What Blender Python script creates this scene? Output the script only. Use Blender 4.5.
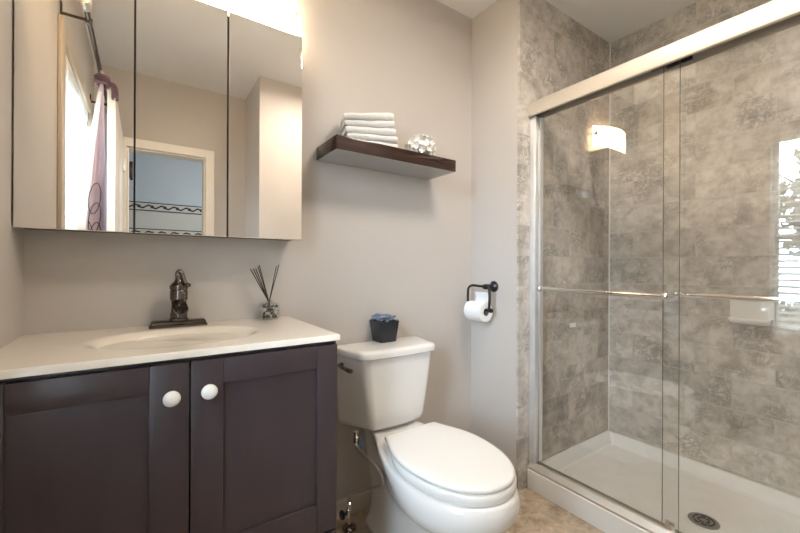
import bpy, bmesh, math, random
from mathutils import Vector, Matrix, noise as mnoise

random.seed(7)
SC = bpy.context.scene
COL = SC.collection
for o in list(bpy.data.objects):
    bpy.data.objects.remove(o, do_unlink=True)

# ------------------------------------------------------------------ camera
PI = math.pi
cam_d = bpy.data.cameras.new('camera')
cam_d.sensor_width = 36.0
cam_d.lens = 374.1 / 800 * 36
cam_d.clip_start = 0.02
cam = bpy.data.objects.new('camera', cam_d)
COL.objects.link(cam)
cam.matrix_world = (Matrix.Translation((0, -1.48, 1.0818)) @ Matrix.Rotation(-0.5996, 4, 'Z')
                    @ Matrix.Rotation(PI / 2 + 0.0004, 4, 'X') @ Matrix.Rotation(0.0043, 4, 'Z'))
SC.camera = cam

# ------------------------------------------------------------------ light
SC.view_settings.view_transform = 'Standard'
SC.view_settings.look = 'None'
SC.view_settings.gamma = 1
SC.view_settings.use_curve_mapping = False
SC.view_settings.exposure = 0.14
SC.cycles.use_denoising = True
SC.cycles.max_bounces = 14
SC.cycles.diffuse_bounces = 8
SC.cycles.transparent_max_bounces = 24

world = bpy.data.worlds.new('sky')
SC.world = world
world.use_nodes = True
wn = world.node_tree.nodes['Background']
wn.inputs[0].default_value = (0.67, 0.82, 1.0, 1)
SKY = 42.0
wn.inputs[1].default_value = SKY


def area(name, loc, target, sx, sy, power, color):
    d = bpy.data.lights.new(name, 'AREA')
    d.shape = 'RECTANGLE'
    d.size, d.size_y = sx, sy
    d.energy = power
    d.color = color
    o = bpy.data.objects.new(name, d)
    COL.objects.link(o)
    o.location = loc
    o.rotation_euler = (Vector(target) - Vector(loc)).to_track_quat('-Z', 'Y').to_euler()
    return o


port = area('window_portal', (-0.40, -1.26, 1.32), (1, -1.26, 1.32), 0.80, 1.42, 1, (1, 1, 1))
port.data.cycles.is_portal = True
area('bedroom_daylight', (1.3, -3.3, 1.9), (-0.6, -3.6, 1.5), 0.9, 1.1, 22, (0.86, 0.94, 1.0))
sun_d = bpy.data.lights.new('sun', 'SUN')
sun_d.energy = 10
sun_d.angle = 0.01
sun_d.color = (1.0, 0.95, 0.86)
sun_o = bpy.data.objects.new('sun', sun_d)
COL.objects.link(sun_o)
sun_o.rotation_euler = Vector((-0.62, 0.25, -0.74)).to_track_quat('-Z', 'Y').to_euler()
# added fill light at an invented ceiling fixture, out of view
CEIL_FILL = 16.0
ceil_l = bpy.data.lights.new('ceiling_fill_light', 'AREA')
ceil_l.shape = 'DISK'
ceil_l.size = 0.40
ceil_l.energy = CEIL_FILL
ceil_l.color = (1.0, 0.89, 0.76)
ceil_o = bpy.data.objects.new('ceiling_fill_light', ceil_l)
COL.objects.link(ceil_o)
ceil_o.location = (1.02, -1.05, 2.372)

# ------------------------------------------------------------------ materials
def new_mat(name):
    m = bpy.data.materials.new(name)
    m.use_nodes = True
    nt = m.node_tree
    return m, nt, nt.nodes['Principled BSDF']


def mat(name, col, rough=0.5, metal=0.0, var=0.05, scale=12.0, bump=0.0, bscale=None, spec=0.5, coat=0.0, sss=0.0, sheen=0.0, stretch=None):
    m, nt, b = new_mat(name)
    n, l = nt.nodes, nt.links
    tc = n.new('ShaderNodeTexCoord')
    src = tc.outputs['Object']
    if stretch:
        mp = n.new('ShaderNodeMapping')
        mp.inputs['Scale'].default_value = stretch
        l.new(src, mp.inputs[0])
        src = mp.outputs[0]
    nz = n.new('ShaderNodeTexNoise')
    nz.inputs['Scale'].default_value = scale
    nz.inputs['Detail'].default_value = 5
    l.new(src, nz.inputs['Vector'])
    cr = n.new('ShaderNodeValToRGB')
    cr.color_ramp.elements[0].position = 0.3
    cr.color_ramp.elements[1].position = 0.7
    cr.color_ramp.elements[0].color = tuple(max(0, c * (1 - var)) for c in col) + (1,)
    cr.color_ramp.elements[1].color = tuple(min(1, c * (1 + var)) for c in col) + (1,)
    l.new(nz.outputs['Fac'], cr.inputs[0])
    l.new(cr.outputs[0], b.inputs['Base Color'])
    b.inputs['Roughness'].default_value = rough
    b.inputs['Metallic'].default_value = metal
    b.inputs['Specular IOR Level'].default_value = spec
    b.inputs['Coat Weight'].default_value = coat
    b.inputs['Coat Roughness'].default_value = 0.05
    b.inputs['Sheen Weight'].default_value = sheen
    if bump:
        nb = n.new('ShaderNodeTexNoise')
        nb.inputs['Scale'].default_value = bscale or scale * 8
        nb.inputs['Detail'].default_value = 3
        l.new(src, nb.inputs['Vector'])
        bp = n.new('ShaderNodeBump')
        bp.inputs['Strength'].default_value = bump
        bp.inputs['Distance'].default_value = 0.003
        l.new(nb.outputs['Fac'], bp.inputs['Height'])
        l.new(bp.outputs[0], b.inputs['Normal'])
    return m


def glass_mat(name, tint=(0.99, 0.992, 0.988), f0=0.05, pw=5.0):
    """thin clear pane: transparent, with a Schlick mirror reflection"""
    m = bpy.data.materials.new(name)
    m.use_nodes = True
    nt = m.node_tree
    n, l = nt.nodes, nt.links
    n.clear()
    out = n.new('ShaderNodeOutputMaterial')
    tr = n.new('ShaderNodeBsdfTransparent')
    tr.inputs[0].default_value = tint + (1,)
    gl = n.new('ShaderNodeBsdfGlossy')
    gl.inputs['Roughness'].default_value = 0.0
    gl.inputs[0].default_value = (1, 1, 1, 1)
    lw = n.new('ShaderNodeLayerWeight')
    lw.inputs['Blend'].default_value = 0.5
    p = n.new('ShaderNodeMath'); p.operation = 'POWER'; p.inputs[1].default_value = pw
    l.new(lw.outputs['Facing'], p.inputs[0])
    ma = n.new('ShaderNodeMath'); ma.operation = 'MULTIPLY_ADD'
    ma.inputs[1].default_value = 1 - f0
    ma.inputs[2].default_value = f0
    l.new(p.outputs[0], ma.inputs[0])
    mx = n.new('ShaderNodeMixShader')
    l.new(ma.outputs[0], mx.inputs[0])
    l.new(tr.outputs[0], mx.inputs[1])
    l.new(gl.outputs[0], mx.inputs[2])
    l.new(mx.outputs[0], out.inputs[0])
    return m


def tile_mat(name, axis, c_lo, c_mid, c_hi, bw, rh, grout, rough=0.35, mortar=0.0022, off=(0, 0), vein=1.0, fac=0.5):
    """axis: which two world axes carry the tile grid; stone mottling differs from tile to tile"""
    m, nt, b = new_mat(name)
    n, l = nt.nodes, nt.links
    geo = n.new('ShaderNodeNewGeometry')
    sep = n.new('ShaderNodeSeparateXYZ')
    l.new(geo.outputs['Position'], sep.inputs[0])
    cmb = n.new('ShaderNodeCombineXYZ')
    l.new(sep.outputs[axis[0]], cmb.inputs[0])
    l.new(sep.outputs[axis[1]], cmb.inputs[1])
    mp = n.new('ShaderNodeMapping')
    mp.inputs['Location'].default_value = (off[0], off[1], 0)
    l.new(cmb.outputs[0], mp.inputs[0])

    def brick(c1, c2, cm):
        br = n.new('ShaderNodeTexBrick')
        br.offset = fac
        br.offset_frequency = 2
        br.squash = 1
        br.inputs['Color1'].default_value = c1
        br.inputs['Color2'].default_value = c2
        br.inputs['Mortar'].default_value = cm
        br.inputs['Scale'].default_value = 1
        br.inputs['Mortar Size'].default_value = mortar
        br.inputs['Mortar Smooth'].default_value = 0.3
        br.inputs['Bias'].default_value = 0
        br.inputs['Brick Width'].default_value = bw
        br.inputs['Row Height'].default_value = rh
        l.new(mp.outputs[0], br.inputs['Vector'])
        return br
    ids = brick((0, 0, 0, 1), (1, 1, 1, 1), (0.5, 0.5, 0.5, 1))
    # offset the stone pattern per tile
    sc = n.new('ShaderNodeVectorMath'); sc.operation = 'SCALE'; sc.inputs['Scale'].default_value = 9.0
    l.new(ids.outputs['Color'], sc.inputs[0])
    ad = n.new('ShaderNodeVectorMath'); ad.operation = 'ADD'
    l.new(mp.outputs[0], ad.inputs[0]); l.new(sc.outputs[0], ad.inputs[1])
    n1 = n.new('ShaderNodeTexNoise')
    n1.inputs['Scale'].default_value = 13; n1.inputs['Detail'].default_value = 11
    n1.inputs['Roughness'].default_value = 0.70; n1.inputs['Distortion'].default_value = 0.25
    l.new(ad.outputs[0], n1.inputs['Vector'])
    r1 = n.new('ShaderNodeValToRGB')
    e = r1.color_ramp.elements
    e[0].position = 0.39; e[0].color = c_lo + (1,)
    e[1].position = 0.61; e[1].color = c_hi + (1,)
    em = e.new(0.5); em.color = c_mid + (1,)
    l.new(n1.outputs['Fac'], r1.inputs[0])
    # dark broken veins
    n2 = n.new('ShaderNodeTexNoise')
    n2.inputs['Scale'].default_value = 19.0; n2.inputs['Detail'].default_value = 9
    n2.inputs['Roughness'].default_value = 0.78; n2.inputs['Distortion'].default_value = 0.5
    ad2 = n.new('ShaderNodeVectorMath'); ad2.operation = 'ADD'; ad2.inputs[1].default_value = (3.3, 8.1, 2.0)
    l.new(ad.outputs[0], ad2.inputs[0]); l.new(ad2.outputs[0], n2.inputs['Vector'])
    r2 = n.new('ShaderNodeValToRGB')
    q = r2.color_ramp.elements
    q[0].position = 0.44; q[0].color = (0, 0, 0, 1)
    q[1].position = 0.56; q[1].color = (0, 0, 0, 1)
    qm = q.new(0.5); qm.color = (1, 1, 1, 1)
    l.new(n2.outputs['Fac'], r2.inputs[0])
    n3 = n.new('ShaderNodeTexNoise')
    n3.inputs['Scale'].default_value = 6.0; n3.inputs['Detail'].default_value = 2
    l.new(ad.outputs[0], n3.inputs['Vector'])
    r3 = n.new('ShaderNodeValToRGB')
    r3.color_ramp.elements[0].position = 0.48; r3.color_ramp.elements[1].position = 0.62
    l.new(n3.outputs['Fac'], r3.inputs[0])
    vm = n.new('ShaderNodeMath'); vm.operation = 'MULTIPLY'
    l.new(r2.outputs[0], vm.inputs[0]); l.new(r3.outputs[0], vm.inputs[1])
    vs = n.new('ShaderNodeMath'); vs.operation = 'MULTIPLY'; vs.inputs[1].default_value = 0.9 * vein
    l.new(vm.outputs[0], vs.inputs[0])
    mv = n.new('ShaderNodeMixRGB')
    mv.inputs[2].default_value = tuple(c * 0.55 for c in c_lo) + (1,)
    l.new(vs.outputs[0], mv.inputs[0]); l.new(r1.outputs[0], mv.inputs[1])
    # per-tile tone
    tone = n.new('ShaderNodeMixRGB'); tone.blend_type = 'MULTIPLY'
    tone.inputs[0].default_value = 1
    tr = n.new('ShaderNodeMapRange')
    tr.inputs['To Min'].default_value = 0.86; tr.inputs['To Max'].default_value = 1.10
    l.new(ids.outputs['Color'], tr.inputs[0])
    l.new(mv.outputs[0], tone.inputs[1]); l.new(tr.outputs[0], tone.inputs[2])
    mg = n.new('ShaderNodeMixRGB')
    mg.inputs[2].default_value = grout + (1,)
    l.new(ids.outputs['Fac'], mg.inputs[0]); l.new(tone.outputs[0], mg.inputs[1])
    l.new(mg.outputs[0], b.inputs['Base Color'])
    b.inputs['Roughness'].default_value = rough
    bp = n.new('ShaderNodeBump'); bp.invert = True
    bp.inputs['Strength'].default_value = 0.35; bp.inputs['Distance'].default_value = 0.002
    l.new(ids.outputs['Fac'], bp.inputs['Height']); l.new(bp.outputs[0], b.inputs['Normal'])
    return m


def emit_mat(name, col, strength):
    m = bpy.data.materials.new(name)
    m.use_nodes = True
    nt = m.node_tree
    n, l = nt.nodes, nt.links
    b = n['Principled BSDF']
    nz = n.new('ShaderNodeTexNoise'); nz.inputs['Scale'].default_value = 6
    cr = n.new('ShaderNodeValToRGB')
    cr.color_ramp.elements[0].color = tuple(c * 0.93 for c in col) + (1,)
    cr.color_ramp.elements[1].color = col + (1,)
    l.new(nz.outputs['Fac'], cr.inputs[0])
    l.new(cr.outputs[0], b.inputs['Emission Color'])
    b.inputs['Base Color'].default_value = col + (1,)
    b.inputs['Emission Strength'].default_value = strength
    b.inputs['Roughness'].default_value = 0.3
    return m


M = {}
M['paint'] = mat('greige_wall_paint', (0.545, 0.505, 0.468), 0.55, var=0.012, scale=3, bump=0.04, bscale=160, spec=0.3)
M['ceiling'] = mat('ceiling_paint', (0.78, 0.77, 0.76), 0.8, var=0.01, scale=3, bump=0.03, bscale=120)
M['trimwhite'] = mat('white_trim_paint', (0.82, 0.79, 0.73), 0.35, var=0.015, scale=8)
M['casing'] = mat('window_casing_paint', (0.50, 0.42, 0.33), 0.4, var=0.03, scale=8)
M['cabbody'] = mat('dark_cabinet_edge', (0.06, 0.055, 0.05), 0.5, var=0.1, scale=8)
M['baseboard'] = mat('baseboard_paint', (0.60, 0.53, 0.45), 0.4, var=0.02, scale=8)
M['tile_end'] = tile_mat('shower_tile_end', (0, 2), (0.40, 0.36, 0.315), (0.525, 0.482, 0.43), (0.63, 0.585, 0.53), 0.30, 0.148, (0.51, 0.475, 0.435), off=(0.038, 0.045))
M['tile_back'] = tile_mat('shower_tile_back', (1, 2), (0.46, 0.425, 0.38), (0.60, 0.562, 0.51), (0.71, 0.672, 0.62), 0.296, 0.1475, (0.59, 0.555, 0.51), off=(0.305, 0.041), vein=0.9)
M['tile_floor'] = tile_mat('floor_tile', (0, 1), (0.34, 0.25, 0.17), (0.50, 0.40, 0.295), (0.62, 0.53, 0.42), 0.31, 0.31, (0.46, 0.38, 0.29), rough=0.3, mortar=0.003, off=(0.1, 0.13), vein=0.6, fac=0.0)
M['espresso'] = mat('espresso_cabinet', (0.043, 0.029, 0.033), 0.36, var=0.10, scale=7, bump=0.06, bscale=60, spec=0.55, stretch=(3, 3, 0.5))
M['gap'] = mat('dark_gap', (0.01, 0.008, 0.008), 0.8)
M['cultured'] = mat('cultured_marble', (0.80, 0.745, 0.66), 0.16, var=0.02, scale=5, coat=0.3)
M['porcelain'] = mat('white_porcelain', (0.82, 0.81, 0.79), 0.09, var=0.008, scale=4, coat=0.5)
M['seatplastic'] = mat('white_seat_plastic', (0.85, 0.835, 0.81), 0.2, var=0.008, scale=4)
M['knob'] = mat('ceramic_knob', (0.82, 0.80, 0.76), 0.15, var=0.02, scale=20)
M['bronze'] = mat('oil_rubbed_bronze', (0.14, 0.115, 0.10), 0.2, metal=0.95, var=0.25, scale=30)
M['blackmetal'] = mat('black_metal', (0.045, 0.043, 0.046), 0.32, metal=0.85, var=0.15, scale=30)
M['chrome'] = mat('chrome', (0.80, 0.81, 0.82), 0.10, metal=1, var=0.03, scale=20)
M['header'] = mat('satin_header_metal', (0.60, 0.555, 0.49), 0.55, metal=0.6, var=0.03, scale=40, stretch=(40, 1, 40))
M['nickel'] = mat('satin_nickel', (0.80, 0.755, 0.69), 0.42, metal=1, var=0.03, scale=40, stretch=(40, 1, 40))
M['jamb'] = mat('satin_aluminium', (0.86, 0.87, 0.89), 0.32, metal=0.7, var=0.03, scale=20)
M['steel'] = mat('braided_steel', (0.50, 0.49, 0.47), 0.35, metal=1, var=0.3, scale=220)
M['drain'] = mat('drain_metal', (0.33, 0.33, 0.33), 0.3, metal=1, var=0.15, scale=60)
M['acrylic'] = mat('white_acrylic', (0.83, 0.82, 0.795), 0.2, var=0.012, scale=4)
M['panfloor'] = mat('textured_acrylic_floor', (0.86, 0.84, 0.80), 0.35, var=0.03, scale=16, bump=0.2, bscale=80)
M['shelfwood'] = mat('dark_shelf_veneer', (0.036, 0.018, 0.013), 0.12, var=0.22, scale=14, stretch=(1, 9, 9), spec=0.4, coat=0.12)
M['underside'] = mat('grey_shelf_underside', (0.36, 0.365, 0.37), 0.35, var=0.06, scale=8)
M['towel'] = mat('white_terry', (0.74, 0.725, 0.70), 0.95, var=0.05, scale=60, bump=0.9, bscale=420, sheen=0.4)
M['blossom'] = mat('white_blossom', (0.86, 0.845, 0.80), 0.6, var=0.06, scale=60)
M['silver'] = mat('silver_leaf', (0.46, 0.45, 0.42), 0.4, metal=0.3, var=0.2, scale=60)
M['yellow'] = mat('pale_yellow_centre', (0.70, 0.58, 0.32), 0.6, var=0.1, scale=60)
M['pot'] = mat('black_glazed_pot', (0.018, 0.021, 0.028), 0.28, var=0.2, scale=20)
M['soil'] = mat('soil', (0.05, 0.045, 0.04), 0.9, var=0.4, scale=80)
M['succ'] = mat('blue_grey_succulent', (0.30, 0.34, 0.44), 0.45, var=0.16, scale=40)
M['succ2'] = mat('sage_succulent', (0.42, 0.48, 0.44), 0.45, var=0.16, scale=40)
M['reed'] = mat('black_reed', (0.035, 0.032, 0.030), 0.6, var=0.2, scale=60)
M['pebb_d'] = mat('black_pebble', (0.03, 0.028, 0.03), 0.3, var=0.3, scale=80)
M['pebb_l'] = mat('pale_pebble', (0.72, 0.67, 0.62), 0.4, var=0.15, scale=80)
M['paper'] = mat('tissue_paper', (0.85, 0.845, 0.83), 0.9, var=0.015, scale=60, bump=0.3, bscale=220)
M['card'] = mat('cardboard', (0.30, 0.24, 0.18), 0.9, var=0.1, scale=60)
M['sticker'] = mat('white_sticker', (0.80, 0.80, 0.78), 0.4, var=0.03, scale=100)
M['blind'] = mat('white_blind_slat', (0.80, 0.79, 0.76), 0.4, var=0.02, scale=10)
M['cord'] = mat('blind_cord', (0.75, 0.73, 0.68), 0.8, var=0.05, scale=40)
M['lav'] = mat('lavender_fabric', (0.60, 0.50, 0.60), 0.85, var=0.10, scale=9, bump=0.3, bscale=300, sheen=0.3)
M['whitefab'] = mat('white_fabric', (0.82, 0.80, 0.80), 0.85, var=0.03, scale=30, bump=0.3, bscale=300)
M['purple'] = mat('plum_fabric', (0.16, 0.09, 0.11), 0.85, var=0.2, scale=30, bump=0.3, bscale=300)
M['thread'] = mat('dark_thread', (0.035, 0.03, 0.045), 0.8, var=0.2, scale=30)
M['glass'] = glass_mat('shower_glass', f0=0.065, pw=4.5)
M['glassedge'] = mat('polished_glass_edge', (0.16, 0.19, 0.18), 0.15, var=0.1, scale=20)
M['caulk'] = mat('white_caulk', (0.80, 0.79, 0.77), 0.5, var=0.03, scale=20)
M['tagblue'] = mat('blue_tag', (0.10, 0.22, 0.42), 0.5, var=0.3, scale=60)
M['pane'] = glass_mat('window_pane', (0.98, 0.99, 0.98), 0.04)
M['bottle'] = glass_mat('bottle_glass', (0.92, 0.94, 0.95), 0.05, 4.0)
M['bed_wall'] = mat('bedroom_wall_paint', (0.50, 0.53, 0.55), 0.7, var=0.03, scale=2)
M['bed_low'] = mat('bedroom_lower_paint', (0.55, 0.52, 0.47), 0.7, var=0.03, scale=2)
M['carpet'] = mat('bedroom_carpet', (0.42, 0.38, 0.33), 0.95, var=0.1, scale=60)
M['leaf'] = mat('tree_leaf', (0.085, 0.105, 0.06), 0.5, var=0.45, scale=3)
M['bark'] = mat('tree_bark', (0.13, 0.10, 0.075), 0.9, var=0.3, scale=20)
M['grass'] = mat('lawn_grass', (0.07, 0.10, 0.04), 0.9, var=0.3, scale=8)
M['lampglass'] = emit_mat('frosted_lamp_glass', (1.0, 0.79, 0.52), 22)
M['bulb'] = emit_mat('bulb_glass', (1.0, 0.86, 0.66), 60)
M['dome'] = emit_mat('fill_dome_glass', (1.0, 0.93, 0.84), 2.0)  # glowing dome of the added ceiling fixture


def mirror_mat():
    m, nt, b = new_mat('mirror_silver')
    n, l = nt.nodes, nt.links
    nz = n.new('ShaderNodeTexNoise'); nz.inputs['Scale'].default_value = 2
    cr = n.new('ShaderNodeValToRGB')
    cr.color_ramp.elements[0].color = (0.91, 0.89, 0.86, 1)
    cr.color_ramp.elements[1].color = (0.93, 0.91, 0.88, 1)
    l.new(nz.outputs['Fac'], cr.inputs[0]); l.new(cr.outputs[0], b.inputs['Base Color'])
    b.inputs['Metallic'].default_value = 1
    b.inputs['Roughness'].default_value = 0.0
    return m


M['mirror'] = mirror_mat()


def border_mat():
    """wallpaper border: dark scrolls between two dark lines on a pale ground"""
    m, nt, b = new_mat('wallpaper_border')
    n, l = nt.nodes, nt.links
    tc = n.new('ShaderNodeTexCoord')
    sep = n.new('ShaderNodeSeparateXYZ'); l.new(tc.outputs['Object'], sep.inputs[0])

    def mth(op, a, b_=None, c=None):
        k = n.new('ShaderNodeMath'); k.operation = op
        for i, v in enumerate((a, b_, c)):
            if v is None: continue
            if isinstance(v, (int, float)): k.inputs[i].default_value = v
            else: l.new(v, k.inputs[i])
        return k.outputs[0]
    x, z = sep.outputs[0], sep.outputs[2]
    edge = mth('GREATER_THAN', mth('ABSOLUTE', z), 0.043)
    wave = mth('MULTIPLY', mth('SINE', mth('MULTIPLY', x, 45.0)), 0.017)
    curl = mth('LESS_THAN', mth('ABSOLUTE', mth('SUBTRACT', z, wave)), 0.011)
    fx = mth('SUBTRACT', mth('FRACT', mth('MULTIPLY', x, 7.162)), 0.5)
    dd = mth('ADD', mth('POWER', mth('ABSOLUTE', mth('MULTIPLY', fx, 0.14)), 2.0), mth('POWER', mth('ABSOLUTE', z), 2.0))
    ring = mth('LESS_THAN', dd, 0.0004)
    t = mth('MAXIMUM', edge, mth('MAXIMUM', curl, ring))
    mx = n.new('ShaderNodeMixRGB')
    mx.inputs[1].default_value = (0.55, 0.50, 0.44, 1)
    mx.inputs[2].default_value = (0.03, 0.03, 0.035, 1)
    l.new(t, mx.inputs[0]); l.new(mx.outputs[0], b.inputs['Base Color'])
    b.inputs['Roughness'].default_value = 0.7
    return m


M['border'] = border_mat()

# ------------------------------------------------------------------ mesh helpers
def link(name, bm, m, parent=None, smooth=True, angle=0.6):
    bmesh.ops.recalc_face_normals(bm, faces=bm.faces)
    me = bpy.data.meshes.new(name)
    bm.to_mesh(me); bm.free()
    ms = m if isinstance(m, (list, tuple)) else [m]
    for k in ms: me.materials.append(k)
    if smooth:
        for p in me.polygons: p.use_smooth = True
        me.set_sharp_from_angle(angle=angle)
    o = bpy.data.objects.new(name, me)
    COL.objects.link(o)
    if parent is not None:
        o.parent = parent
        o.matrix_parent_inverse = parent.matrix_basis.inverted()
    return o


def box(bm, x0, x1, y0, y1, z0, z1, bev=0.0, seg=2, rot=None):
    c = Vector(((x0 + x1) / 2, (y0 + y1) / 2, (z0 + z1) / 2))
    mt = Matrix.Translation(c) @ (rot.to_4x4() if rot else Matrix()) @ Matrix.Diagonal((abs(x1 - x0), abs(y1 - y0), abs(z1 - z0), 1))
    r = bmesh.ops.create_cube(bm, size=1, matrix=mt)
    if bev > 0:
        es = list({e for v in r['verts'] for e in v.link_edges})
        bmesh.ops.bevel(bm, geom=es, offset=bev, segments=seg, affect='EDGES', profile=0.5, clamp_overlap=True)
    return bm


def boxes(*a, bev=0.0, seg=2):
    bm = bmesh.new()
    for b in a: box(bm, *b, bev=bev, seg=seg)
    return bm


def loft(bm, rings, cap0=True, cap1=True, closed=True):
    vs = [[bm.verts.new(p) for p in r] for r in rings]
    n = len(vs[0])
    for a, b in zip(vs, vs[1:]):
        for i in range(n if closed else n - 1):
            j = (i + 1) % n
            bm.faces.new((a[i], a[j], b[j], b[i]))
    if cap0: bm.faces.new(list(reversed(vs[0])))
    if cap1: bm.faces.new(vs[-1])
    return vs


def lathe(bm, prof, origin=(0, 0, 0), axis='Z', seg=28, mt=None, cap=True):
    """prof: list of (radius, height)"""
    rings = []
    o = Vector(origin)
    for r, h in prof:
        ring = []
        for k in range(seg):
            a = 2 * PI * k / seg
            v = Vector((max(r, 1e-5) * math.cos(a), max(r, 1e-5) * math.sin(a), h))
            if axis == 'Y': v = Vector((v.x, v.z, -v.y))
            elif axis == 'X': v = Vector((v.z, v.x, v.y))
            if mt: v = mt @ v
            ring.append(o + v)
        rings.append(ring)
    loft(bm, rings, cap, cap)
    if not cap: bmesh.ops.remove_doubles(bm, verts=bm.verts, dist=1e-6)


def tube(bm, pts, r, seg=10, cyc=False):
    pts = [Vector(p) for p in pts]
    rad = r if isinstance(r, (list, tuple)) else [r] * len(pts)
    rings = []
    up = None
    for i, p in enumerate(pts):
        a = pts[max(i - 1, 0)]; b = pts[min(i + 1, len(pts) - 1)]
        if cyc:
            a = pts[i - 1]; b = pts[(i + 1) % len(pts)]
        t = (b - a).normalized()
        if up is None:
            up = Vector((0, 0, 1)) if abs(t.z) < 0.9 else Vector((1, 0, 0))
        s = t.cross(up)
        if s.length < 1e-6: s = t.orthogonal()
        s.normalize()
        up = s.cross(t).normalized()
        rings.append([p + (s * math.cos(2 * PI * k / seg) + up * math.sin(2 * PI * k / seg)) * rad[i] for k in range(seg)])
    if cyc:
        rings.append(rings[0])
        vs = [[bm.verts.new(p) for p in rr] for rr in rings[:-1]]
        vs.append(vs[0])
        for a, b in zip(vs, vs[1:]):
            for i in range(seg):
                bm.faces.new((a[i], a[(i + 1) % seg], b[(i + 1) % seg], b[i]))
    else:
        loft(bm, rings)


def smooth_path(pts, n=8):
    """Catmull-Rom through points"""
    P = [Vector(p) for p in pts]
    P = [P[0] * 2 - P[1]] + P + [P[-1] * 2 - P[-2]]
    out = []
    for i in range(1, len(P) - 2):
        for k in range(n):
            t = k / n
            a, b, c, d = P[i - 1], P[i], P[i + 1], P[i + 2]
            out.append(0.5 * ((2 * b) + (c - a) * t + (2 * a - 5 * b + 4 * c - d) * t * t + (3 * b - a - 3 * c + d) * t ** 3))
    out.append(P[-2])
    return out


def rrect(x0, x1, y0, y1, r, z, seg=5):
    pts = []
    for cx, cy, a0 in ((x1 - r, y1 - r, 0), (x0 + r, y1 - r, 90), (x0 + r, y0 + r, 180), (x1 - r, y0 + r, 270)):
        for k in range(seg + 1):
            a = math.radians(a0 + 90 * k / seg)
            pts.append(Vector((cx + r * math.cos(a), cy + r * math.sin(a), z)))
    return pts


def thing(name, label, cat, loc=(0, 0, 0), group=None):
    o = bpy.data.objects.new(name, None)
    o.empty_display_size = 0.05
    COL.objects.link(o)
    o.location = loc
    return tag(o, label, cat, group)


def tag(o, label, cat, group=None):
    o['label'] = label; o['category'] = cat
    if group: o['group'] = group
    return o


def struct(name, bm, m, parent=None, smooth=False, label=None):
    o = link(name, bm, m, parent, smooth=smooth)
    if parent is None: o['kind'] = 'structure'
    if label: o['label'] = label
    return o


# ------------------------------------------------------------------ room shell
XL, X1, X2, Y1, ZC, YF = -0.283, 1.486, 2.338, -0.317, 2.447, -2.02
YN = -1.56          # near end wall of the shower
struct('floor', boxes((XL - .1, X2 + .1, YF - .1, 0.1, -0.12, 0.0)), M['tile_floor'], label='tan mottled square floor tiles')
struct('ceiling', boxes((XL - .1, X2 + .1, YF - .1, 0.1, ZC, ZC + 0.12)), M['ceiling'], label='plain white ceiling')
struct('wall_back', boxes((XL - .1, X1, 0.0, 0.1, 0, ZC)), M['paint'], label='greige wall behind vanity and toilet')
struct('wall_return', boxes((X1, X2 + .1, Y1 + .012, 0.1, 0, ZC)), M['paint'], label='greige return wall with the toilet roll holder')
struct('wall_shower_end', boxes((X1 + .001, X2 + .1, Y1, Y1 + .012, 0, ZC)), M['tile_end'], label='stone tiled end wall of the shower')
struct('wall_shower_back', boxes((X2, X2 + .1, YF - .1, Y1, 0, ZC)), M['tile_back'], label='long stone tiled wall of the shower')
struct('wall_shower_near', boxes((1.555, X2, YN - .1, YN, 0, ZC)), M['tile_end'])
struct('wall_alcove', boxes((0.68, 1.555, YF - .1, YN, 0, ZC)), M['paint'])
DX0, DX1, DZ = -0.105, 0.388, 1.915
struct('wall_front', boxes((XL - .1, DX0, YF - .1, YF, 0, ZC), (DX1, 0.68, YF - .1, YF, 0, ZC), (DX0, DX1, YF - .1, YF, DZ, ZC)), M['paint'])
WY0, WY1, WZ0, WZ1 = -1.66, -0.805, 0.63, 1.99
struct('wall_left', boxes((XL - .1, XL, YF - .1, WY0, 0, ZC), (XL - .1, XL, WY1, 0.0, 0, ZC), (XL - .1, XL, WY0, WY1, 0, WZ0), (XL - .1, XL, WY0, WY1, WZ1, ZC)), M['paint'])


def base_profile(bm, x0, x1, y, h=0.076, t=0.012):
    pr = [(0, 0), (t, 0), (t, h - .014), (t * .55, h - .004), (0, h)]
    loft(bm, [[Vector((x, y - a, b)) for a, b in pr] for x in (x0, x1)])


bm = bmesh.new(); base_profile(bm, 0.472, X1, -0.0005)
struct('baseboard_back', bm, M['baseboard'])
bm = bmesh.new()
pr = [(0, 0), (.012, 0), (.012, .062), (.006, .072), (0, .076)]
loft(bm, [[Vector((X1 - a - .0005, y, b)) for a, b in pr] for y in (Y1 + .014, -0.0135)])
struct('baseboard_right', bm, M['baseboard'])

# door in the wall behind the camera, its casing and the bedroom beyond
cw = 0.062
struct('trim_1', boxes((DX0 - cw, DX0, YF, YF + .018, 0, DZ + cw), (DX1, DX1 + cw, YF, YF + .018, 0, DZ + cw), (DX0, DX1, YF, YF + .018, DZ, DZ + cw),
                       (DX0, DX0 + .012, YF - .1, YF, 0, DZ), (DX1 - .012, DX1, YF - .1, YF, 0, DZ), (DX0 + .012, DX1 - .012, YF - .1, YF, DZ - .012, DZ), bev=0.003), M['trimwhite'], label='white door casing')
bm = boxes((-0.163, -0.127, -2.0, -1.245, 0.012, 1.998), bev=0.002)
dr = struct('door_1', bm, M['trimwhite'], label='white door standing open against the window side')
bm = bmesh.new()
for z0, z1 in ((0.2, 0.9), (1.0, 1.85)):
    for y0, y1 in ((-1.9, -1.66), (-1.58, -1.34)):
        loft(bm, [[Vector((x, a, b)) for a, b in ((y0 + d, z0 + d), (y1 - d, z0 + d), (y1 - d, z1 - d), (y0 + d, z1 - d))] for x, d in ((-0.1272, 0), (-0.121, 0.015), (-0.1235, 0.035))])
link('raised_panel', bm, M['trimwhite'], dr, smooth=False)
bm = bmesh.new()
for z in (0.25, 1.0, 1.78): box(bm, -0.128, -0.112, -2.003, -1.985, z - .045, z + .045, bev=.002)
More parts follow.
